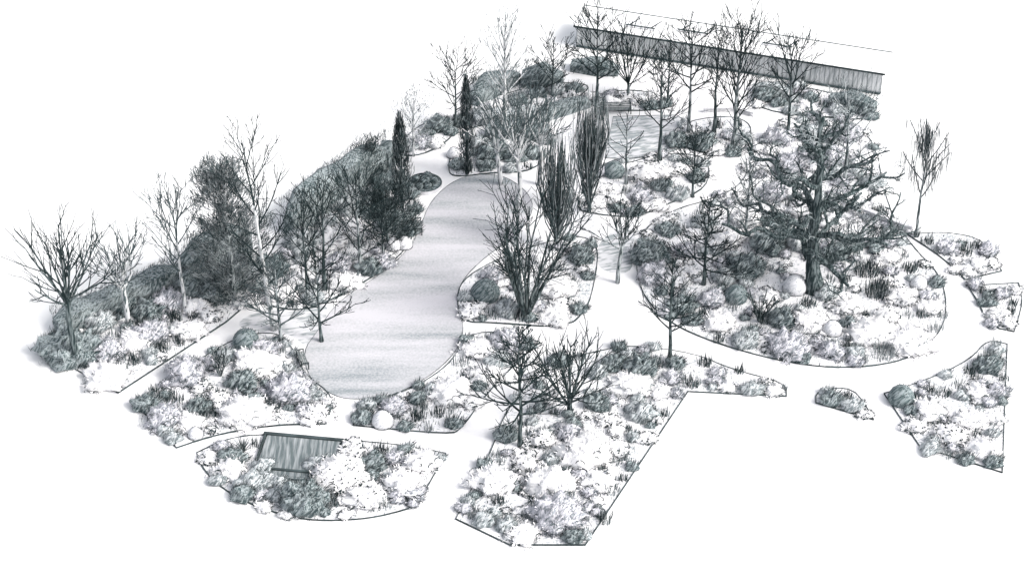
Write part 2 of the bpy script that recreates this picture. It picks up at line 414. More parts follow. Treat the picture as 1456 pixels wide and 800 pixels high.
            if dep == 0:
                if rnd.random() < .10:       # last curled leaves still clinging to the twig ends
                    for _ in range(3):
                        q2 = pp[-1] + rv(.28); n_2 = V((rnd.uniform(-.5, .5), -.5, .8)).normalized()
                        arc_tick(cr, q2, n_2, rnd.uniform(.12, .24), rnd.choice(('m', 'l', 'l')), .05)
                return
            ns = 5 if dep > 1 else 3
            for i in range(ns):
                j = max(1, int(((i + .8) / ns) * n_)); j = min(j, n_); dd = (pp[j] - pp[j - 1]).normalized()
                nd = side_dir(dd, R(rnd.uniform(30, 65)), rnd.uniform(0, 6.28)); nd.z = abs(nd.z) * .8 + .15 if rnd.random() < .75 else nd.z
                gnarl(pp[j], nd.normalized(), L * rnd.uniform(.30, .5), max(.017, rr * .45), dep - 1)
        for i in range(nl):
            t = .14 + .82 * i / nl; f = t * m; j = int(f); q = pts[j].lerp(pts[min(m, j + 1)], f - j)
            az = i * 2.4 + rnd.uniform(-.3, .3); u = t
            env = (.55 + .45 * math.sin(math.pi * min(1, .25 + u))) * (1 - .45 * max(0, u - .55) / .45)
            e = R(8 + 50 * u * u + rnd.uniform(-6, 8))
            L = W * env * rnd.uniform(.85, 1.1) * .85
            gnarl(q, V((math.cos(az) * math.cos(e), math.sin(az) * math.cos(e), math.sin(e))), L, r * .52 * (1 - .42 * u), 3)
    elif style == 'column':
        tr.tube([O, V((0, 0, H * .9))], [r, .04], bark, 7)
        N = int(kw.get('N', 900) * fill)
        for i in range(N):
            t = rnd.random() ** .8; az = rnd.uniform(0, 6.28)
            prof = min(1, t / .12) ** .5 * (1 - t ** 3) ** .8 * (.85 + .25 * noise.noise(V((math.cos(az) * 2, math.sin(az) * 2, t * 6))))
            rr = W * prof * rnd.uniform(.55, 1.0)
            q = V((math.cos(az) * rr, math.sin(az) * rr, t * H))
            d = V((math.cos(az) * .22, math.sin(az) * .22, 1)).normalized() + rv(.15)
            cr.ribbon([q, q + d * rnd.uniform(.3, .65)], rnd.uniform(.05, .10), V((math.sin(az), -math.cos(az), 0)), rnd.choice(('k', 'k', 'm', 'k', 'm', 'l')), .3)
    elif style in ('pine', 'leafy', 'bushy'):
        # limbs carrying brushes of needles / leaves
        k1, k2 = kw.get('leaf', ('k', 'm', 'l', 'm')), kw.get('ln', .34)
        pts, d = grow(tr, O, V((lean, 0, 1)), H * .9, r, .05, bark, .03, 0, n=8)
        m = len(pts)
        for i in range(nl):
            t = clear + (1 - clear) * (i + rnd.random()) / nl; j = min(m - 1, int(t * (m - 1))); q = pts[j]; az = i * 2.4 + rnd.uniform(-.4, .4)
            u = (t - clear) / (1 - clear); env = math.sin(math.pi * min(1, .3 + .66 * u)) ** .8
            e = R(el - 12 + 40 * u); L = max(.8, W * env * rnd.uniform(.8, 1.05) / math.cos(e) * .85)
            d = V((math.cos(az) * math.cos(e), math.sin(az) * math.cos(e), math.sin(e)))
            pp, de = grow(cr, q, d, L, max(.04, r * .4), .025, bark, .1, .03)
            for b_ in range(kw.get('brush', 9)):
                c = pp[rnd.randrange(len(pp) // 3, len(pp))] + rv(.5)
                dd = (d + V((0, 0, .5)) + rv(.4)).normalized(); kk_ = rnd.choice(k1)
                for _ in range(int(kw.get('nd', 16) * fill)):
                    s0 = c + rv(.42); dv = (dd + rv(.45)).normalized()
                    cr.ribbon([s0, s0 + dv * k2 * rnd.uniform(.6, 1.3)], kw.get('lw', .05), dv.cross(rv(1)).normalized(), kk_ if rnd.random() < .7 else rnd.choice(k1), .4)
    tr.build('trunk', root, smooth=True)
    cr.build('crown', root)
    LAND.append((kw.get('short'), px, py)) if kw.get('short') else None
    return root
LAND = []
T = make_tree
T(112,520,288,56,'fork','bark',-.10,'leftmost bare tree, leaning over a dark rounded shrub at the garden corner',short='leftmost leaning tree',clear=.42,n=12,r=.24)
T(183,462,292,40,'fork','palebark',0,'pale trunked bare tree, second from the left, before the dark hedge',short='second tree from the left',clear=.34,n=11,kk='m',r=.2)
T(263,443,285,46,'vase','palebark',0,'light twiggy bare tree, third from the left, beside the feathery pine',short='third tree from the left',clear=.3,kk='m',n=18,el=45,r=.17)
T(333,432,226,56,'pine','midbark',.0,'feathery grey pine with brushy tufts at the left of the garden','pine tree',short='feathery pine',clear=.06,n=34,brush=18,nd=21,el=30,ws=1.2,leaf=('m','l','l','k','m'),ln=.45)
T(390,468,198,50,'vase','palebark',-.07,'tall pale trunked tree with long upswept limbs at the terrace edge',short='tall pale terrace tree',clear=.24,n=18,el=42,r=.22,wob=.02)
T(400,486,362,46,'tier','midbark',0,'fan branched bare tree just before the tall pale one at the terrace',kk='m',short='fan branched terrace tree',clear=.2,n=24,te=20,rmin=.022,lr=1.2)
T(438,418,292,34,'vase','bark',0,'thin bare tree left of the pair before the sloping hedge',clear=.25,n=14,el=45)
T(545,372,292,26,'vase','midbark',0,'thin bare tree against the dense dark evergreen',clear=.2,n=12,el=45)
T(457,485,370,48,'tier','bark',0,'small dark bare tree standing at the left tip of the lawn',short='small tree at the lawn tip',rmin=.026,lr=1.35,clear=.22,n=16,te=20)
T(462,412,272,42,'vase','bark',0,'bare round headed tree, left one of the pair before the sloping hedge',short='left tree of the hedge pair',clear=.2,n=15,el=40)
T(512,385,252,50,'vase','midbark',0,'bare round headed tree, right one of the pair before the sloping hedge',short='right tree of the hedge pair',clear=.15,n=16,el=40)
T(552,352,262,52,'bushy','bark',0,'dense dark evergreen tree bulging over the left lawn edge',short='dense dark evergreen',clear=.08,n=26,brush=9,nd=18,leaf=('k','k','m','k'),el=22)
T(572,305,165,17,'column','bark',0,'dark pointed conifer at the end of the sloping hedge','conifer',short='left pointed conifer',N=1900)
T(524,255,205,24,'bushy','bark',0,'dark bushy evergreen poking above the top end of the sloping hedge',clear=.05,n=16,brush=7,nd=14,leaf=('k','k','m'))
T(588,222,132,32,'leafy','palebark',0,'pale blossom dotted tree behind the left pointed conifer',short='pale blossom tree',clear=.15,n=20,brush=6,nd=8,leaf=('l','l','l','k'),ln=.2)
T(664,248,112,13,'column','bark',0,'slim dark conifer standing left of the white birches','conifer',short='right pointed conifer',N=1400)
T(648,180,88,38,'vase','bark',0,'wide bare tree behind the slim conifer, spreading to the left',short='tree behind the slim conifer',clear=.25,ws=1.25,lr=1.25,n=15,el=35)
T(718,185,28,42,'leafy','palebark',0,'tallest pale feathery tree at the back, above the upper terraces',short='tall feathery tree',clear=.3,n=22,brush=4,nd=6,leaf=('l','m','l'),el=50,ln=.6)
T(785,140,64,27,'vase','bark',0,'small bare tree rising from the dark clipped hedge at the back',short='small tree in the back hedge',clear=.25,ws=1.25,lr=1.25,n=12)
T(712,262,132,34,'fork','palebark',0,'slender white birch, left one of the birch trio',short='left birch',clear=.4,n=9,kk='m',r=.19)
T(738,292,118,48,'fork','palebark',0,'white birch with wide forked limbs, middle one of the birch trio',short='middle birch',clear=.42,n=11,kk='m',r=.19)
T(768,262,122,34,'fork','palebark',0,'white birch with a curved stem, right one of the birch trio',short='right birch',clear=.4,n=9,kk='m',r=.19)
T(792,352,190,30,'fast','midbark',0,'broad columnar poplar rising behind the multi stemmed tree',short='left columnar poplar',n=125)
T(838,302,132,25,'fast','bark',0,'tall narrow columnar poplar beside the narrow pale lawn',short='right columnar poplar',n=125)
T(748,450,262,92,'multi','bark',0,'wide vase shaped multi stemmed tree on the rounded island bed',short='multi stemmed island tree',n=15,r=.24,sub=9)
T(878,402,252,32,'fork','midbark',0,'slender vase shaped tree standing alone where the paths meet',short='slender vase tree',clear=.36,n=10,r=.16)
T(890,262,162,38,'tier','midbark',0,'flat trained tree with curved tiers beside the dark ball shrub',short='trained tiered tree',clear=.3,n=12,te=25,sub=3,depth=1,frac=.35)
T(848,150,26,36,'vase','bark',0,'tall bare tree at the left corner of the long shed',short='tree at the shed corner',clear=.3,ws=1.25,lr=1.25,n=18,el=35)
T(893,140,48,38,'fork','bark',0,'bare tree with a low forked trunk before the shed, second from its left',short='forked tree before the shed',clear=.22,n=13,ws=1.2,rmin=.026)
T(938,228,82,38,'tier','bark',0,'dark bare tree on the small grey lawn panel with arching limbs',short='tree on the grey panel',clear=.3,n=16,te=35)
T(950,150,68,28,'vase','bark',0,'thin bare tree close before the middle of the shed',clear=.15,n=12)
T(978,192,44,40,'vase','midbark',0,'bare tree with a pale straight trunk at the half moon bed',short='pale trunked half moon tree',clear=.42,ws=1.25,lr=1.25,n=16,el=30)
T(1015,188,50,16,'vase','bark',0,'thin upright dark tree beside the tall fan shaped tree',clear=.25,n=11,el=55)
T(1043,208,44,42,'vase','midbark',0,'tall fan shaped tree with many upright limbs in the half moon bed',short='tall fan shaped tree',clear=.22,n=24,r=.24,el=56,ws=1.1,lr=.85)
T(1120,198,62,38,'vase','bark',0,'bare tree with a forked crown before the right end of the shed',short='tree at the shed right end',clear=.38,ws=1.25,lr=1.25,n=14,el=48)
T(985,280,192,30,'vase','bark',0,'small densely twiggy tree at the tip of the columnar tree bed',short='small twiggy tree',clear=.2,n=22,gn=.22,el=22)
T(1000,405,278,46,'tier','bark',0,'dark tiered tree with drooping side branches left of the great oak',short='dark tiered tree',rmin=.026,lr=1.35,clear=.18,n=26,te=-4)
T(952,512,362,48,'tier','bark',0,'straight tree with upcurved branches beside the long curving path',short='straight path side tree',rmin=.02,lr=1.1,clear=.28,n=26,te=22,sub=4,ws=1.0)
T(1157,412,150,128,'oak','bark',0,'great spreading oak with gnarled branches in the oval bed',short='great oak',n=20,r=.62,ws=1.42)
T(1200,262,122,62,'leafy','midbark',0,'broad bushy tree behind the top of the great oak',short='bushy tree behind the oak',clear=.1,n=24,brush=4,nd=6,leaf=('m','l','l'),ln=.35,el=35)
T(1060,330,222,36,'leafy','midbark',0,'twiggy pale bush tree to the left of the great oak crown',clear=.1,n=20,brush=4,nd=7,leaf=('m','l','k'),ln=.3)
T(1303,337,183,33,'weep','midbark',0,'slender weeping tree with hanging twigs at the far right',short='weeping tree',clear=.36,n=16,r=.14,fill=1.7)
T(740,634,468,58,'tier','bark',0,'dark tiered tree in front, at the left edge of the front bed',short='dark tiered front tree',rmin=.026,lr=1.35,clear=.28,n=30,te=6,ws=1.25)
T(810,588,474,46,'fork','bark',0,'dark many limbed tree in front, right beside the tiered one',short='many limbed front tree',clear=.15,n=13,r=.22,rmin=.022,ws=1.2)
T(313,535,488,22,'multi','midbark',0,'small multi stemmed bare shrub in the lower left bed','shrub',short='bare shrub of the lower left bed',n=9,r=.1,sub=3)
T(1079,458,412,26,'multi','bark',0,'small fan shaped bare shrub at the front of the oval bed','shrub',short='bare shrub of the oval bed',n=10,r=.09,sub=3)

# ------------------------------------------------------------------ shrubs
def dome(mb, rx, ry, h, k, lobes=.18, fr=1.2, sub=18, seed=0):
    """lumpy mound, wider than high"""
    b = len(mb.v); mi = mb.mat(k); n = sub; m = 7
    off = V((seed * 3.7, seed * 1.3, seed * .7)); surf = []
    for i in range(m + 1):
        th = (math.pi / 2) * i / m
        for j in range(n):
            az = 2 * math.pi * j / n
            d = V((math.cos(az) * math.cos(th), math.sin(az) * math.cos(th), math.sin(th)))
            q = V((d.x * rx, d.y * ry, d.z * h)) * fr
            f = 1 + lobes * (2.2 * abs(noise.noise(q + off)) - .35)
            z = max(0, d.z * h * f)
            bulge = 1 if i else .9
            mb.v.append((d.x * rx * f * bulge, d.y * ry * f * bulge, z))
    for i in range(m):
        for j in range(n):
            a = b + i * n + j; c = b + i * n + (j + 1) % n
            mb.f.append((a, c, c + n, a + n)); mb.mi.append(mi)
    def at(az, th):
        d = V((math.cos(az) * math.cos(th), math.sin(az) * math.cos(th), math.sin(th)))
        q = V((d.x * rx, d.y * ry, d.z * h)) * fr; f = 1 + lobes * (2.2 * abs(noise.noise(q + off)) - .35)
        p = V((d.x * rx * f, d.y * ry * f, d.z * h * f)); nn = V((d.x / rx, d.y / ry, d.z / h)).normalized()
        return p, nn
    return at
def leaf_tick(mb, p, nn, s, k):
    """a small curled leaf lying on the surface"""
    t = nn.cross(rv(1)).normalized(); sd = nn.cross(t).normalized()
    c = rnd.choice((-1, 1)) * rnd.uniform(.2, .6)
    pts = [p + nn * .03, p + t * s * .5 + sd * c * s * .5 + nn * .06, p + t * s * .8 + sd * c * s * 1.1 + nn * .05]
    mb.ribbon(pts, .055, (sd + t * .2).normalized() if rnd.random() < .5 else t, k, .5)
BASE_H = (.52, 0, .85)
SPEC = {  # kind: (name, look, category, group)
 'W': ('mound_shrub', 'white mounded shrub', 'shrub'), 'L': ('silver_leaf_shrub', 'pale grey streaked shrub', 'shrub'),
 'D': ('evergreen_shrub', 'dark dense shrub', 'shrub'), 'M': ('evergreen_shrub', 'mid grey shrub', 'shrub'),
 'S': ('flowering_shrub', 'white shrub dotted with dark seed heads', 'shrub'),
 'G': ('grass_tuft', 'dark upright grass tuft', 'grass tuft'), 'g': ('grass_tuft', 'fine pale grass tuft', 'grass tuft'),
 'B': ('clipped_ball_shrub', 'dark clipped ball shrub', 'shrub'), 'b': ('clipped_ball_shrub', 'smooth pale ball shrub', 'shrub'),
 'F': ('spiky_plant', 'spiky fan shaped plant', 'plant'),
}
ITEMS = []   # (obj, kind, px, py, bed, size)
def shrub(px, py, rp, kind, bed):
    base = G(px, py); s = mpp(base); r = rp * s * (1.12 if kind in 'WLSDM' else 1); base.z = .05
    rx, ry = r * rnd.uniform(.9, 1.1), r * rnd.uniform(.8, 1.0); h = r * rnd.uniform(.65, .9)
    if kind in 'Bb': rx = ry = r; h = r * 1.25
    if kind in 'WS': h *= .68
    h = min(h, 2.6)
    name = SPEC[kind][0]; seed = rnd.random() * 50
    area = math.pi * r * r * 1.8
    if kind in 'GgF':
        mb = MB(); n = int((64 if kind == 'G' else 40) * max(.5, area / 3)); n = min(n, 420)
        for i in range(n):
            az = rnd.uniform(0, 6.28); q = V((math.cos(az) * rx, math.sin(az) * ry, 0)) * math.sqrt(rnd.random()) * .85
            L = rnd.uniform(.5, 1.0) * min(1.5, .6 + r * .55)
            if kind == 'F':
                q *= .15; e = rnd.uniform(.1, 1.45); L = r * rnd.uniform(.8, 1.25)
                d = V((math.cos(az) * math.cos(e), math.sin(az) * math.cos(e), math.sin(e))); k = rnd.choice(('k', 'm', 'm'))
            else:
                d = (V((rnd.uniform(-.16, .22), rnd.uniform(-.16, .16), 1)) + q * .12).normalized()
                k = rnd.choice(('k', 'k', 'm', 'm', 'l') if kind == 'G' else ('m', 'l', 'l', 'l'))
            mid = q + d * L * .55; end = q + d * L + V((d.x, d.y, -.25)) * L * .18
            sd = V((math.cos(az + 1), math.sin(az + 1), 0)) if rnd.random() < .4 else V((1, rnd.uniform(-.4, .4), 0)).normalized()
            mb.ribbon([q, mid, end], rnd.uniform(.045, .08), sd, k, .2)
        o = mb.build(name, None, base); ITEMS.append((o, kind, px, py, bed, rp)); return o
    root = empty(name, base)
    fo = MB(); tk = {'W': 'white', 'S': 'white', 'L': 'light', 'M': 'mid', 'D': 'dark', 'B': 'ball', 'b': 'palball'}[kind]
    if kind in 'Bb':
        at = dome(fo, rx, ry, h, tk, .03, 2.5, 22, seed)
        for i in range(int(area * 16)):
            p, nn = at(rnd.uniform(0, 6.28), math.asin(rnd.random()))
            d = (nn * .4 + V(BASE_H)).normalized(); fo.ribbon([p - nn * .03, p + d * .14], .05, d.cross(nn).normalized(), 'k' if kind == 'B' else rnd.choice('ml'), .4)
        if kind == 'b':
            for th0 in (.05, 1.0):
                for i in range(30):
                    az = i * .209; p, nn = at(az, th0); p2, n2 = at(az + .22, th0)
                    if th0 < .5 or 0 < az < 3: fo.ribbon([p + nn * .03, p2 + n2 * .03], .06, V((0, 0, 1)), 'k', 1)
        fo.build('foliage', root, smooth=True)
        sk = MB(); sk.tube([V((0, 0, -.05)), V((0, 0, h * .3))], [.06, .05], 'm', 6); sk.build('stem', root)
    else:
        lob = {'W': .42, 'S': .38, 'L': .36, 'M': .34, 'D': .34}[kind]
        at = dome(fo, rx, ry, h, tk, lob, 1.7, 26, seed)
        lv = MB()
        if kind in 'DML':
            n = int(area * {'D': 60, 'M': 42, 'L': 30}[kind]); n = min(n, 1100)
            hd = V(BASE_H) + V((rnd.uniform(-.25, .25), rnd.uniform(-.3, .3), 0))
            pal = {'D': ('k', 'k', 'm', 'm', 'l', 'l'), 'M': ('k', 'm', 'l', 'l', 'l'), 'L': ('m', 'l', 'l', 'l', 'l')}[kind]
            for i in range(n):
                p, nn = at(rnd.uniform(0, 6.28), math.asin(rnd.random() ** 1.1) * .98)
                d = (nn * .45 + hd * .8 + rv(.25)).normalized(); L = rnd.uniform(.2, .42)
                sd = d.cross(nn); sd = sd.normalized() if sd.length > .05 else V((1, 0, 0))
                lv.ribbon([p - nn * .05, p + d * L], rnd.uniform(.035, .065), sd, rnd.choice(pal), .35)
        if kind in 'WLS':
            # curls of leaf gather low on the skirt and in a few drifts over the top
            for i in range(int(area * (2.2 if kind == 'W' else 2.6)) + 6):
                az = rnd.uniform(0, 6.28); th = math.asin(min(1, rnd.random() ** 1.6)); p, nn = at(az, th)
                if noise.noise(V((p.x * .7, p.y * .7, seed))) < .08 and th > .45: continue
                if rnd.random() < .6: arc_tick(lv, p, nn, rnd.uniform(.09, .20), rnd.choice(('k', 'm', 'm', 'l')))
                else: leaf_tick(lv, p, nn, rnd.uniform(.10, .20), rnd.choice(('m', 'm', 'l')))
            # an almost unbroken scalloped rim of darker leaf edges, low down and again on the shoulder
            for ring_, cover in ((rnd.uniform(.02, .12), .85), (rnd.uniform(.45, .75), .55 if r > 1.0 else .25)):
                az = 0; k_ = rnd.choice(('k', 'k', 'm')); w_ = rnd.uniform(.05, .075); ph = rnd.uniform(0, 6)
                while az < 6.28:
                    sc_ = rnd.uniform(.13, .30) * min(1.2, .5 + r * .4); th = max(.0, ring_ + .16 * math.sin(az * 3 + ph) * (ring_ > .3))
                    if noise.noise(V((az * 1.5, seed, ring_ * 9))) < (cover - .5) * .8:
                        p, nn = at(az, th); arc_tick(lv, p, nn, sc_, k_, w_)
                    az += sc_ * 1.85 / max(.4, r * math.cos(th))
            for i in range(int(area * 26)):      # pale leaves that stand off the mound and break its outline
                p, nn = at(rnd.uniform(0, 6.28), math.asin(rnd.random() ** 1.2)); d = (nn + rv(.9)).normalized()
                sd = d.cross(rv(1)).normalized(); lv.ribbon([p - nn * .04, p + d * rnd.uniform(.12, .26)], rnd.uniform(.08, .15), sd, tk, .4)
            # hatching low on the skirt, its shade put in as thin grey strokes
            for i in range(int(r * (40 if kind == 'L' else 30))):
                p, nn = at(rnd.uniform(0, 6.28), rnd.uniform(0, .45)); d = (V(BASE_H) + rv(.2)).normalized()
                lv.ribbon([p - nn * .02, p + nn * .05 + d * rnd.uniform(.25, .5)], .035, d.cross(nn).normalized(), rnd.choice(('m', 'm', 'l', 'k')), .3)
        fo.build('foliage', root, smooth=(kind != 'D'))
        if kind == 'S':
            fl = lv
            for i in range(int(area * 5) + 6):
                p, nn = at(rnd.uniform(0, 6.28), math.asin(rnd.random())); c = p + nn * .09; q = rnd.uniform(.05, .10)
                t = nn.cross(V((0, 0, 1))); t = t.normalized() if t.length > .1 else V((1, 0, 0)); b2 = nn.cross(t)
                vs = [c + t * q, c + b2 * q, c - t * q, c - b2 * q]; tip = c + nn * q * .8; lo_ = c - nn * q * .8
                for a in range(4):
                    fl.face([vs[a], vs[(a + 1) % 4], tip], 'k'); fl.face([vs[(a + 1) % 4], vs[a], lo_], 'k')
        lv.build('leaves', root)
    ITEMS.append((root, kind, px, py, bed, rp)); return root

EXPL = {
 'left bed': [(103,505,40,'D'),(78,492,20,'D'),(150,505,24,'L'),(190,492,24,'W'),(150,540,26,'W'),(216,478,24,'L'),(268,474,20,'W'),(232,496,14,'G'),(256,488,12,'G'),(190,515,13,'G'),(212,445,22,'D'),(238,436,24,'L'),(300,452,15,'S'),(282,440,18,'W'),(160,482,13,'g'),(275,408,30,'D'),(308,415,30,'D'),(338,398,26,'D'),(175,440,24,'D'),(140,462,22,'M'),(305,434,12,'G'),(120,520,12,'g'),(205,462,14,'G'),(170,525,14,'g'),(250,455,14,'G')],
 'hedge side bed': [(350,430,16,'W'),(370,405,24,'M'),(385,385,22,'D'),(400,420,22,'W'),(430,400,18,'W'),(445,425,14,'M'),(430,350,26,'M'),(470,345,22,'W'),(490,405,20,'W'),(500,330,22,'W'),(525,385,18,'D'),(545,378,14,'L'),(575,350,12,'b'),(560,352,12,'b'),(480,380,18,'L'),(530,300,26,'D'),(560,320,22,'D'),(580,330,14,'D'),(555,262,20,'D'),(502,292,24,'M'),(465,318,16,'M'),(492,418,10,'g'),(416,436,10,'G'),(590,300,10,'D'),(582,278,12,'D')],
 'lower left bed': [(265,535,26,'L'),(350,490,20,'B'),(345,545,20,'D'),(362,522,26,'W'),(412,560,28,'L'),(322,508,14,'M'),(310,572,20,'S'),(350,590,32,'W'),(235,600,22,'L'),(268,604,20,'W'),(278,620,11,'b'),(207,578,17,'D'),(282,582,18,'D'),(305,590,14,'G'),(450,592,18,'S'),(388,580,13,'G'),(438,600,10,'W'),(443,562,13,'M'),(466,574,12,'W'),(250,572,16,'G'),(222,560,12,'G'),(285,552,14,'S'),(395,520,16,'W'),(400,500,12,'g'),(380,498,14,'L'),(365,570,12,'D'),(330,600,12,'g'),(300,520,14,'L'),(245,625,12,'M')],
 'crescent bed': [(345,642,20,'F'),(330,655,18,'D'),(328,672,22,'W'),(298,654,13,'S'),(362,690,22,'M'),(345,706,16,'D'),(432,718,34,'D'),(372,668,15,'M'),(455,664,17,'M'),(395,690,14,'M'),(500,634,13,'S'),(366,634,10,'G'),(400,705,16,'M'),(484,682,36,'S'),(520,708,26,'S'),(528,662,20,'D'),(600,660,24,'W'),(572,694,26,'W'),(592,708,12,'L'),(542,642,13,'G'),(560,655,14,'L'),(472,718,13,'G'),(410,733,10,'W'),(375,722,12,'W'),(500,645,15,'S'),(310,685,12,'M'),(546,722,12,'g'),(492,733,10,'W'),(625,652,8,'M')],
 'lawn tip bed': [(516,596,15,'D'),(524,578,12,'M'),(544,602,16,'b'),(595,594,16,'G'),(622,590,13,'G'),(575,608,11,'D'),(645,604,13,'D'),(640,562,28,'W'),(560,582,17,'L'),(690,535,20,'W'),(682,500,24,'W'),(664,488,11,'D'),(720,492,22,'L'),(543,572,10,'D'),(664,540,12,'G'),(705,518,16,'M'),(612,562,13,'M'),(656,518,13,'g'),(672,575,14,'W'),(610,612,10,'g'),(592,570,12,'D'),(748,492,12,'D'),(640,585,10,'g')],
 'front bed': [(702,690,28,'W'),(792,738,34,'L'),(815,766,15,'D'),(742,762,22,'W'),(756,712,14,'F'),(688,742,14,'M'),(832,650,34,'W'),(782,692,30,'W'),(912,590,19,'M'),(720,622,17,'D'),(748,662,18,'S'),(785,656,14,'M'),(848,576,16,'D'),(900,552,24,'W'),(872,520,17,'D'),(912,528,22,'D'),(938,560,16,'W'),(982,547,15,'G'),(870,700,14,'g'),(850,690,20,'W'),(898,666,9,'D'),(866,600,14,'S'),(1002,518,13,'G'),(958,540,13,'L'),(1033,552,12,'W'),(1070,556,15,'M'),(1100,558,12,'W'),(1052,530,10,'G'),(860,740,14,'G'),(875,640,18,'S'),(770,628,18,'S'),(810,620,16,'L'),(708,715,13,'G'),(720,750,14,'M'),(850,532,14,'M'),(935,520,12,'G'),(830,740,10,'g'),(690,664,12,'D'),(920,625,14,'S'),(765,745,12,'g'),(960,520,14,'D'),(780,540,16,'W'),(795,515,14,'D')],
 'small wedge bed': [(1183,571,15,'D'),(1212,580,14,'M'),(1205,565,8,'G'),(1228,590,9,'S')],
 'right hand bed': [(1281,570,20,'B'),(1322,590,22,'W'),(1352,622,22,'S'),(1404,522,20,'D'),(1380,600,20,'W'),(1397,642,22,'W'),(1412,660,13,'D'),(1322,640,13,'M'),(1300,608,16,'S'),(1342,562,12,'G'),(1362,550,12,'g'),(1415,598,13,'W'),(1418,560,13,'L'),(1388,560,18,'W'),(1372,655,12,'D'),(1350,650,12,'g'),(1325,558,9,'G'),(1415,500,10,'M'),(1378,530,11,'G')],
 'far right bed': [(1402,432,11,'D'),(1420,450,14,'W'),(1438,446,9,'G'),(1425,420,11,'L'),(1395,415,8,'G'),(1412,462,9,'L'),(1432,460,12,'S'),(1443,415,10,'W'),(1440,434,8,'G')],
 'weeping tree bed': [(1318,346,11,'G'),(1372,362,12,'G'),(1390,380,16,'W'),(1348,356,13,'L'),(1360,386,11,'W'),(1334,358,10,'g'),(1405,360,13,'L'),(1408,378,12,'S'),(1302,336,9,'G'),(1375,388,12,'W'),(1388,352,10,'G')],
 'oval bed': [(925,368,26,'D'),(930,395,20,'L'),(938,352,9,'b'),(968,438,18,'D'),(985,458,13,'D'),(1046,425,18,'B'),(1112,458,20,'D'),(1183,472,14,'b'),(1062,385,24,'D'),(1092,352,22,'D'),(1130,412,18,'b'),(1150,462,24,'W'),(1232,388,22,'G'),(1250,418,26,'G'),(1282,425,22,'S'),(1292,490,30,'W'),(1240,478,30,'W'),(1255,506,22,'g'),(1322,440,18,'W'),(1332,404,12,'D'),(1120,498,24,'L'),(1060,488,18,'M'),(1182,502,18,'L'),(1085,488,15,'S'),(1022,462,20,'W'),(1012,430,17,'L'),(1150,435,14,'G'),(1185,365,18,'D'),(1032,345,22,'W'),(1062,315,20,'W'),(1105,320,18,'D'),(1212,350,17,'D'),(1292,385,15,'G'),(1306,406,12,'b'),(1205,440,20,'W'),(1175,420,15,'M'),(1090,425,16,'W'),(1260,450,16,'S'),(1215,505,13,'M'),(1140,512,11,'D'),(1262,370,16,'W'),(960,400,17,'W'),(975,360,16,'L'),(1030,398,15,'M'),(1140,350,20,'M'),(1150,300,22,'W'),(1100,280,18,'L'),(1215,290,22,'W'),(1120,240,22,'L'),(1180,230,20,'L'),(1225,230,20,'W'),(1150,195,18,'M'),(1205,195,18,'L'),(1105,200,18,'L'),(1240,265,16,'M'),(1085,240,14,'W'),(1180,320,16,'W'),(1245,335,13,'G'),(1000,320,15,'M'),(950,330,14,'D'),(1330,470,12,'g'),(1310,450,11,'G'),(1200,400,12,'G'),(1020,485,11,'G')],
 'tree island bed': [(690,422,22,'B'),(668,446,16,'S'),(722,444,17,'M'),(738,454,11,'G'),(790,412,24,'W'),(812,402,12,'G'),(790,452,20,'W'),(822,442,12,'D'),(826,368,18,'D'),(772,372,20,'W'),(700,395,14,'L'),(735,400,14,'W'),(795,385,12,'g'),(700,450,12,'g'),(835,395,10,'D'),(662,425,11,'M'),(762,442,13,'L'),(840,350,9,'D')],
 'columnar tree bed': [(873,248,16,'B'),(914,252,20,'S'),(942,248,16,'W'),(910,284,17,'L'),(940,268,13,'D'),(962,280,13,'M'),(928,294,14,'W'),(903,304,10,'D'),(878,288,13,'S'),(966,244,13,'W'),(990,255,13,'D'),(850,290,12,'W'),(830,292,9,'G'),(1000,235,9,'M'),(985,230,9,'g')],
 'half moon bed': [(962,204,15,'D'),(982,190,12,'W'),(1000,208,17,'D'),(1018,216,14,'W'),(1042,218,12,'D'),(1018,180,12,'G'),(1056,200,12,'M'),(1035,195,10,'L'),(1050,180,8,'G')],
 'shed side bed': [(1088,140,16,'D'),(1108,148,11,'D'),(1078,150,9,'W'),(1146,156,14,'W'),(1152,142,11,'D'),(1122,160,9,'M'),(1230,160,13,'D'),(1190,158,13,'M'),(1210,160,10,'D'),(1170,152,9,'G'),(1240,168,8,'D')],
 'upper path bed': [(910,146,13,'W'),(926,152,11,'D'),(870,150,14,'W'),(892,140,9,'S'),(850,148,9,'M'),(945,150,10,'D')],
 'upper terrace bed': [(655,175,12,'D'),(680,165,12,'M'),(705,155,14,'W'),(735,145,13,'D'),(765,135,12,'D'),(790,132,12,'M'),(815,128,11,'D'),(720,168,12,'D'),(755,158,12,'W'),(790,148,10,'W')],
 'birch bed': [(655,236,13,'D'),(645,222,10,'b'),(700,222,20,'D'),(732,226,15,'D'),(760,222,14,'D'),(690,238,12,'D'),(725,242,10,'M'),(775,202,12,'D'),(680,208,13,'M'),(720,200,13,'W'),(750,240,8,'G'),(668,244,8,'G')],
 'corner bed': [(625,182,16,'D'),(600,205,13,'L'),(618,206,12,'W'),(580,212,10,'M'),(640,190,9,'D')],
}
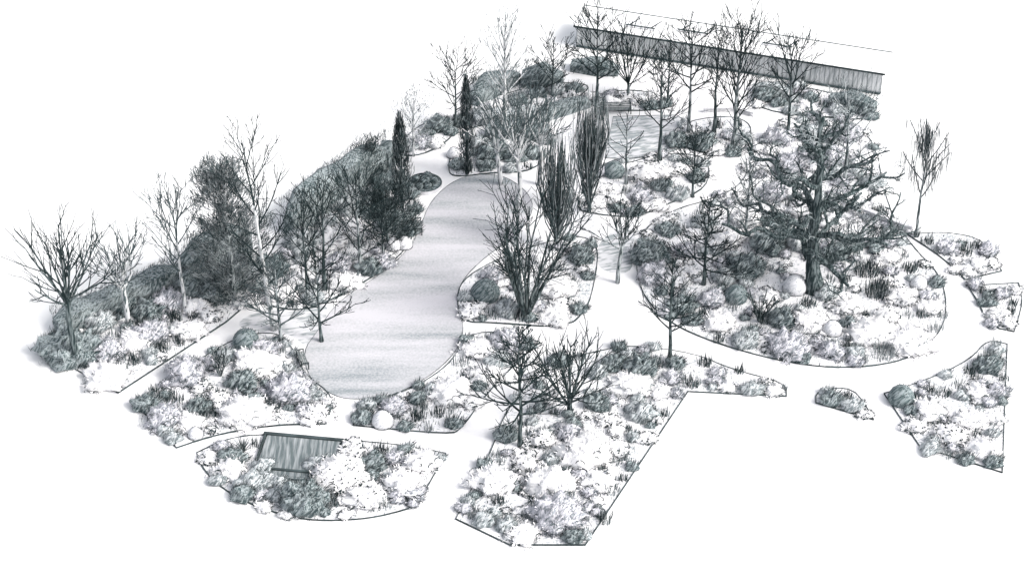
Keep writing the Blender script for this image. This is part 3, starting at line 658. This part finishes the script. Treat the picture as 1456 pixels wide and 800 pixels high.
for bed, items in EXPL.items():
    occ = [(x, y, r) for x, y, r, k in items]
    for x, y, r, k in items: shrub(x, y, r, k, bed)
    poly = BEDS_S[bed]; xs = [p[0] for p in poly]; ys = [p[1] for p in poly]
    for _ in range(int((max(xs) - min(xs)) * (max(ys) - min(ys)) / 300)):      # small in-between plants
        x = rnd.uniform(min(xs), max(xs)); y = rnd.uniform(min(ys), max(ys)); r = rnd.uniform(6.5, 11)
        if not inside(poly, x, y) or not inside(poly, x, y + r * .4) : continue
        if any(math.hypot(x - a, (y - b) / .62) < (r + c) * .74 for a, b, c in occ): continue
        if bed == 'crescent bed' and 365 < x < 515 and 612 < y < 700: continue
        occ.append((x, y, r)); shrub(x, y, r, rnd.choice('WLLSGggMMD'), bed)
    # ground cover between the shrubs: too many little leaves to count
    mb = MB()
    for _ in range(int((max(xs) - min(xs)) * (max(ys) - min(ys)) * .035)):
        x = rnd.uniform(min(xs), max(xs)); y = rnd.uniform(min(ys), max(ys))
        if not inside(poly, x, y): continue
        if bed == 'crescent bed' and 365 < x < 515 and 612 < y < 700: continue
        if noise.noise(V((x * .04, y * .06, 3))) < -.12: continue
        p = G(x, y); p.z = .06; d = V((rnd.uniform(-.2, .5), rnd.uniform(-.2, .2), 1)).normalized()
        mb.ribbon([p, p + d * rnd.uniform(.15, .4)], rnd.uniform(.03, .055), V((1, rnd.uniform(-.5, .5), 0)).normalized(), rnd.choice(('k', 'm', 'm', 'l', 'l')), .3)
    tag(mb.build('ground_cover'), 'short leafy ground cover between the shrubs of the ' + bed, kind='stuff')

# ------------------------------------------------------------------ hedges
def hedge(pts_px, wid, h, dens, tone, label):
    pts = [G(x, y) for x, y in pts_px]; root = empty('hedge', pts[0]); o = pts[0]
    body = MB(); lv = MB(); mi = body.mat('dark' if tone == 'D' else 'mid')
    P2 = []
    for a, b in zip(pts, pts[1:]):
        n = max(1, int((b - a).length / .8)); P2 += [a.lerp(b, i / n) for i in range(n)]
    P2.append(pts[-1]); prof = ((-1, 0), (-1.04, .5), (-.9, .93), (-.4, 1.0), (.4, 1.01), (.9, .93), (1.04, .5), (1, 0)); m = len(prof)
    for i, p in enumerate(P2):
        t = (P2[min(i + 1, len(P2) - 1)] - P2[max(0, i - 1)]).normalized(); sd = V((-t.y, t.x, 0))
        ef = min(1, .62 + .2 * min(i, len(P2) - 1 - i))
        for a, b in prof:
            a *= ef; b *= ef
            q = p - o + sd * a * wid / 2 + V((0, 0, b * h)); nz = noise.noise(q * .45 + o) * .25 + noise.noise(q * 1.3 + o) * .15
            body.v.append(tuple(q + sd * nz * a + V((0, 0, nz * b))))
    for i in range(len(P2) - 1):
        for j in range(m - 1):
            a = i * m + j; body.f.append((a, a + m, a + m + 1, a + 1)); body.mi.append(mi)
    body.f.append(tuple(range(m))); body.mi.append(mi); body.f.append(tuple(range((len(P2) - 1) * m, len(P2) * m))[::-1]); body.mi.append(mi)
    tot = sum((b - a).length for a, b in zip(P2, P2[1:])); pal = ('k', 'm', 'm', 'l') if tone == 'D' else ('k', 'm', 'm', 'l', 'l')
    for _ in range(int(tot * (wid + 2 * h) * dens)):
        i = rnd.randrange(len(P2) - 1); p = P2[i].lerp(P2[i + 1], rnd.random()) - o
        t = (P2[i + 1] - P2[i]).normalized(); sd = V((-t.y, t.x, 0)); u_ = rnd.uniform(-h, wid + h)
        if u_ < 0: q = p + sd * (-wid / 2) + V((0, 0, h + u_)); nn = -sd
        elif u_ > wid: q = p + sd * (wid / 2) + V((0, 0, h - (u_ - wid))); nn = sd
        else: q = p + sd * (u_ - wid / 2) + V((0, 0, h)); nn = V((0, 0, 1))
        d = (nn * .5 + V(BASE_H) + rv(.25)).normalized()
        lv.ribbon([q, q + d * rnd.uniform(.2, .45)], .05, (d.cross(nn) + rv(.1)).normalized(), rnd.choice(pal), .3)
    body.build('foliage', root); lv.build('leaves', root)
    tag(root, label, 'hedge', 'clipped hedges'); return root
hedge([(82,474),(140,450),(205,423),(262,397)],1.8,2.0,30,'D','dark hedge along the left boundary, behind the leftmost trees')
hedge([(262,400),(300,380),(352,352)],2.2,3.0,30,'D','tall dark hedge behind the feathery pine')
hedge([(412,335),(450,304),(495,272),(545,236)],1.8,3.2,30,'D','sloping grey hedge running up to the left pointed conifer')
hedge([(545,240),(562,226)],1.8,2.8,30,'D','short dark end of the sloping hedge beside the pointed conifer')
hedge([(672,150),(700,130),(735,115)],1.8,1.6,26,'D','curved dark hedge below the tall feathery tree')
hedge([(742,120),(800,124)],2.2,2.0,34,'D','dark clipped block hedge round the small back tree')
hedge([(812,98),(880,106)],1.6,1.0,26,'D','low dark hedge strip near the left end of the shed')
hedge([(690,192),(782,196)],2.0,1.4,28,'D','dark hedge behind the three white birches')
hedge([(676,176),(740,168),(786,160)],1.2,.9,28,'M','low curved hedge on the upper terrace')
hedge([(752,178),(790,162),(836,150)],1.4,1.1,28,'D','low dark hedge left of the right columnar poplar')
hedge([(1070,128),(1120,136)],1.2,1.2,26,'M','short grey hedge beneath the shed wall')
hedge([(1180,146),(1244,160)],1.6,1.4,30,'D','dark hedge below the right end of the shed')

# ------------------------------------------------------------------ long shed
a = G(820, 66); b = G(1252, 134); a.z = b.z = 0
root = empty('long_shed', a); tag(root, 'long low shed with pale flat roof and grey boarded front wall', 'building')
dx = (b - a); Ln = dx.length; t = dx.normalized(); nrm = V((-t.y, t.x, 0))
Hs = height_for(a, 37); 
bl = G(850, 14, Hs) - (a + V((0, 0, Hs))); dep = bl.dot(nrm); 
w = MB(); w.box(t * Ln / 2 + nrm * dep / 2 + V((0, 0, Hs / 2 - .05)), t * Ln / 2, nrm * dep / 2, (0, 0, Hs / 2 - .05), 'wall')
nb = int(Ln / .42)
for i in range(nb + 1):
    w.box(t * (Ln * i / nb) - nrm * .02 + V((0, 0, Hs / 2)), t * .013, nrm * .02, (0, 0, Hs / 2 - .06), 'l' if i % 3 else 'm')
w.build('wall', root)
rf = MB(); rf.box(t * Ln / 2 + nrm * dep / 2 + V((0, 0, Hs + .03)), t * (Ln / 2 + .25), nrm * (dep / 2 + .2), (0, 0, .07), 'roof'); rf.build('roof', root)
fs = MB(); z = Hs + .04
fs.box(t * Ln / 2 - nrm * .235 + V((0, 0, z)), t * (Ln / 2 + .25), nrm * .03, (0, 0, .085), 'edge')
fs.build('fascia', root)
fs = MB(); fs.box(t * Ln / 2 + nrm * (dep + .225) + V((0, 0, z + .03)), t * (Ln / 2 + .25), nrm * .018, (0, 0, .10), 'm'); fs.build('fascia', root)
fs = MB(); fs.box(-t * .27 + nrm * dep / 2 + V((0, 0, z)), t * .018, nrm * (dep / 2 + .24), (0, 0, .085), 'm'); fs.build('fascia', root)
fs = MB(); fs.box(t * Ln / 2 - nrm * .12 + V((0, 0, .12)), t * (Ln / 2), nrm * .09, (0, 0, .05), 'm'); fs.build('plinth', root)
for px_, py_, nm in ((910, 40, 'left'), (985, 47, 'middle'), (1105, 66, 'right')):
    q = G(px_, py_, Hs + .1) - a
    v = MB()
    v.box(q + V((0, 0, .06)), t * 1.3, nrm * .22, (0, 0, .05), 'stone'); v.box(q + V((0, 0, .16)), t * 1.35, nrm * .05, (0, 0, .035), 'm')
    for s in (-1, 1): v.tube([q + t * s * 1.0 + V((0, 0, .15)), q + t * (s * 1.0 + .7) + nrm * 1.2 + V((0, 0, .3))], [.055, .04], 'k', 5)
    v.build('roof_vent', root)

# ------------------------------------------------------------------ pond, benches, planter, walls
A, B_, C_, D_ = G(378,619), G(512,631), G(452,682), G(368,652)
B_ = G(512, 631); C_ = A.lerp(B_, .0)
ux = (B_ - A); Lx = ux.length; ux.normalize(); uy = V((ux.y, -ux.x, 0)); Wd = (D_ - A).dot(uy) * 1.75
root = empty('rectangular_pond', A); tag(root, 'dark rectangular raised pond in the crescent bed', 'pond')
wt = MB(); wt.box(ux * Lx / 2 + uy * Wd / 2 + V((0, 0, .12)), ux * (Lx / 2 - .16), uy * (Wd / 2 - .16), (0, 0, .09), 'water'); wt.build('water_surface', root)
cp = MB()
cp.box(ux * Lx / 2 + V((0, 0, .15)), ux * (Lx / 2 + .15), uy * .13, (0, 0, .15), 'edge')
cp.box(uy * (Wd / 2 + .151) + V((0, 0, .14)), ux * .08, uy * (Wd / 2), (0, 0, .14), 'edge')
cp.box(ux * Lx + uy * (Wd / 2 + .151) + V((0, 0, .14)), ux * .08, uy * (Wd / 2), (0, 0, .14), 'edge')
cp.box(ux * Lx / 2 + uy * (Wd + .151) + V((0, 0, .13)), ux * (Lx / 2 - .12), uy * .05, (0, 0, .13), 'edge')
cp.build('coping', root)
A2 = G(388, 670); root = empty('small_pond', A2); tag(root, 'small lower pond in front of the dark rectangular pond', 'pond')
L2, W2 = 3.2, 2.0
wt = MB(); wt.box(ux * L2 / 2 + uy * W2 / 2 + V((0, 0, .10)), ux * (L2 / 2 - .1), uy * (W2 / 2 - .1), (0, 0, .08), 'water'); wt.build('water_surface', root)
cp = MB(); cp.box(ux * L2 / 2 + V((0, 0, .16)), ux * (L2 / 2 + .05), uy * .09, (0, 0, .16), 'edge')
cp.box(ux * L2 / 2 + uy * W2 + V((0, 0, .12)), ux * (L2 / 2 + .05), uy * .07, (0, 0, .12), 'edge')
for s in (0, L2): cp.box(ux * s + uy * W2 / 2 + V((0, 0, .12)), ux * .06, uy * (W2 / 2 - .095), (0, 0, .12), 'edge')
cp.build('coping', root)

def bench(px, py, rz, L, label):
    p = G(px, py); p.z = .0; root = empty('garden_bench', p, rz); tag(root, label, 'bench', 'timber garden benches')
    s = MB()
    for i in range(4): s.box((0, -.2 + i * .14, .46), (L / 2, 0, 0), (0, .055, 0), (0, 0, .02), 'seat')
    s.build('seat', root)
    s = MB()
    for i in range(3): s.box((0, .28 + i * .03, .58 + i * .15), (L / 2, 0, 0), (0, .015, .003), (0, -.01, .055), 'seat')
    s.build('backrest', root)
    for sx in (-1, 1):
        ar = MB(); ar.box((sx * (L / 2 + .03), 0, .66), (.035, 0, 0), (0, .29, 0), (0, 0, .02), 'k'); ar.build('armrest', root)
        for y, h in ((-.24, .64), (.3, .92)):
            lg = MB(); lg.box((sx * (L / 2 + .03), y, h / 2), (.035, 0, 0), (0, .035, 0), (0, 0, h / 2), 'k'); lg.build('leg', root)
bench(431, 516, R(107), 1.7, 'dark timber bench at the left end of the lawn')
bench(595, 327, R(95), 1.5, 'dark timber bench below the left pointed conifer')
bench(875, 161, R(3), 2.6, 'long low bench at the back of the small grey lawn panel')

p = G(604, 264); root = empty('round_planter', p); tag(root, 'round stone planter filled with small clipped balls beside the path', 'planter')
rm = MB(); n = 28; ring = [V((math.cos(2*math.pi*i/n), math.sin(2*math.pi*i/n), 0)) for i in range(n)]
for i in range(n):
    u0, u1 = ring[i], ring[(i + 1) % n]; z1 = V((0, 0, .35)); ro, ri = 1.45, 1.3
    rm.face([u0*ro, u1*ro, u1*ro+z1, u0*ro+z1], 'stone'); rm.face([u0*ro+z1, u1*ro+z1, u1*ri+z1, u0*ri+z1], 'm'); rm.face([u1*ri, u0*ri, u0*ri+z1, u1*ri+z1], 'stone')
rm.build('rim', root)
so = MB(); so.face([u_ * 1.3 + V((0, 0, .3)) for u_ in ring], 'dark'); so.build('soil', root)
for i, (x, y, r) in enumerate(((0,0,.5),(.7,.2,.4),(-.7,.2,.42),(.3,-.7,.38),(-.4,-.7,.36),(.2,.75,.42),(-.35,.7,.3))):
    pr = empty('clipped_ball_shrub', p + V((x, y, .3))); fo = MB(); dome(fo, r, r, r * 1.3, 'ball', .05, 2, 16, i); o = fo.build('foliage', pr, smooth=True)
    lv = MB()
    for _ in range(60):
        az = rnd.uniform(0, 6.28); th = math.asin(rnd.random()); nn = V((math.cos(az)*math.cos(th), math.sin(az)*math.cos(th), math.sin(th))); q = V((nn.x*r, nn.y*r, nn.z*r*1.3))
        arc_tick(lv, q, nn, .07, 'k', .03)
    lv.build('leaves', pr)
    tag(pr, 'small clipped ball %s in the round stone planter' % ('at the centre', 'at the right side', 'at the left side', 'at the right front', 'at the left front', 'at the back right', 'at the back left')[i], 'shrub', 'clipped balls in the planter')

def low_wall(pts_px, h, th, label):
    pts = [G(x, y) for x, y in pts_px]; root = empty('stone_wall', pts[0]); tag(root, label, 'wall'); o = pts[0]
    w = MB(); c = MB()
    for a, b in zip(pts, pts[1:]):
        d = b - a; t = d.normalized(); s = V((-t.y, t.x, 0)); n = max(1, int(d.length / .6))
        for row in range(3):
            for i in range(n):
                f0 = (i + (.5 if row % 2 else 0)) / n; 
                if f0 + 1 / n > 1.001: continue
                cc = a.lerp(b, f0 + .5 / n) - o
                w.box(cc + V((0, 0, h * (row + .5) / 3)), t * (d.length / n / 2 - .02), s * (th / 2 + rnd.uniform(-.01, .01)), (0, 0, h / 6 - .015), 'stone')
        c.box((a + b) / 2 - o + V((0, 0, h + .035)), t * (d.length / 2), s * (th / 2 + .05), (0, 0, .03), 'stone')
    w.build('masonry', root); c.build('coping', root)
low_wall([(1228,308),(1262,322),(1296,334)], .8, .3, 'low pale stone wall left of the weeping tree')
low_wall([(1000,160),(1045,158),(1072,166)], .4, .2, 'low curved stone kerb wall behind the half moon bed')

# ------------------------------------------------------------------ labels for the shrubs
# landmark = nearest named tree; direction as seen in the photograph; rank by distance
ORD = ['', 'second', 'third', 'fourth', 'fifth', 'sixth', 'seventh', 'eighth', 'ninth', 'tenth', 'eleventh', 'twelfth']
LK = dict((k, v[1]) for k, v in SPEC.items())
LK['S'] = 'dark dotted white shrub'
GR = {'W': 'white mounded shrubs', 'L': 'pale grey shrubs', 'D': 'dark dense shrubs', 'M': 'mid grey shrubs', 'S': 'seed dotted shrubs', 'G': 'dark grass tufts', 'g': 'pale grass tufts', 'B': 'dark clipped balls', 'b': 'pale clipped balls', 'F': 'spiky plants'}
LAND += [('dark rectangular pond', 445, 650), ('shed right corner', 1250, 140), ('right hand bed front corner', 1425, 672), ('round planter', 604, 264), ('lawn tip bench', 431, 516), ('crescent bed right corner', 634, 645), ('lower left bed front corner', 251, 637), ('front bed lower right corner', 832, 775), ('right hand bed left corner', 1257, 560), ('small wedge bed tip', 1242, 597), ('oval bed right end', 1347, 432), ('far right bed left tip', 1380, 408)]
buck = {}
for it in ITEMS:
    o, k, x, y, bed, r = it
    nm, lx, ly = min(LAND, key=lambda l: math.hypot(l[1] - x, (l[2] - y) / .6))
    dx_, dy_ = x - lx, (y - ly) / .6
    if abs(dx_) > abs(dy_): rel = 'left of' if dx_ < 0 else 'right of'
    else: rel = 'behind' if dy_ < 0 else 'before'
    buck.setdefault((k, rel, nm), []).append((math.hypot(dx_, dy_), it))
for (k, rel, nm), L in buck.items():
    L.sort(key=lambda q: q[0])
    for i, (dd, it) in enumerate(L):
        if len(L) == 1: s = '%s %s the %s' % (LK[k], rel, nm)
        else: s = '%s %s %s the %s' % ((ORD[i] + ' nearest') if i else 'nearest', LK[k], rel, nm)
        tag(it[0], s, SPEC[k][2], GR[k])
print('shrubs', len(ITEMS))

# ------------------------------------------------------------------ light
wd = bpy.data.worlds.new('World'); sc.world = wd; wd.use_nodes = True; nt = wd.node_tree
sky = nt.nodes.new('ShaderNodeTexSky'); sky.sky_type = 'NISHITA'; sky.sun_disc = False
EL, AZ = R(44), R(112)      # azimuth clockwise from +Y: sun at the right, a little to the front
sky.sun_elevation = EL; sky.sun_rotation = AZ; sky.air_density = 1.0; sky.dust_density = 4.0; sky.ozone_density = 1.0
bg = nt.nodes['Background']; bg.inputs['Strength'].default_value = .12; hs = nt.nodes.new('ShaderNodeHueSaturation'); hs.inputs['Saturation'].default_value = .3; nt.links.new(sky.outputs[0], hs.inputs['Color']); nt.links.new(hs.outputs[0], bg.inputs['Color'])
ld = bpy.data.lights.new('sun', 'SUN'); ld.energy = 1.0; ld.angle = R(16); ld.color = (1, .97, .92)
lo = bpy.data.objects.new('sun', ld); col.objects.link(lo)
sdir = V((math.sin(AZ) * math.cos(EL), math.cos(AZ) * math.cos(EL), math.sin(EL)))
lo.rotation_euler = sdir.to_track_quat('Z', 'Y').to_euler()
sc.view_settings.view_transform = 'Standard'; sc.view_settings.look = 'None'; sc.view_settings.gamma = 1
sc.view_settings.exposure = 1.17
sc.render.engine = 'CYCLES'; sc.cycles.max_bounces = 4
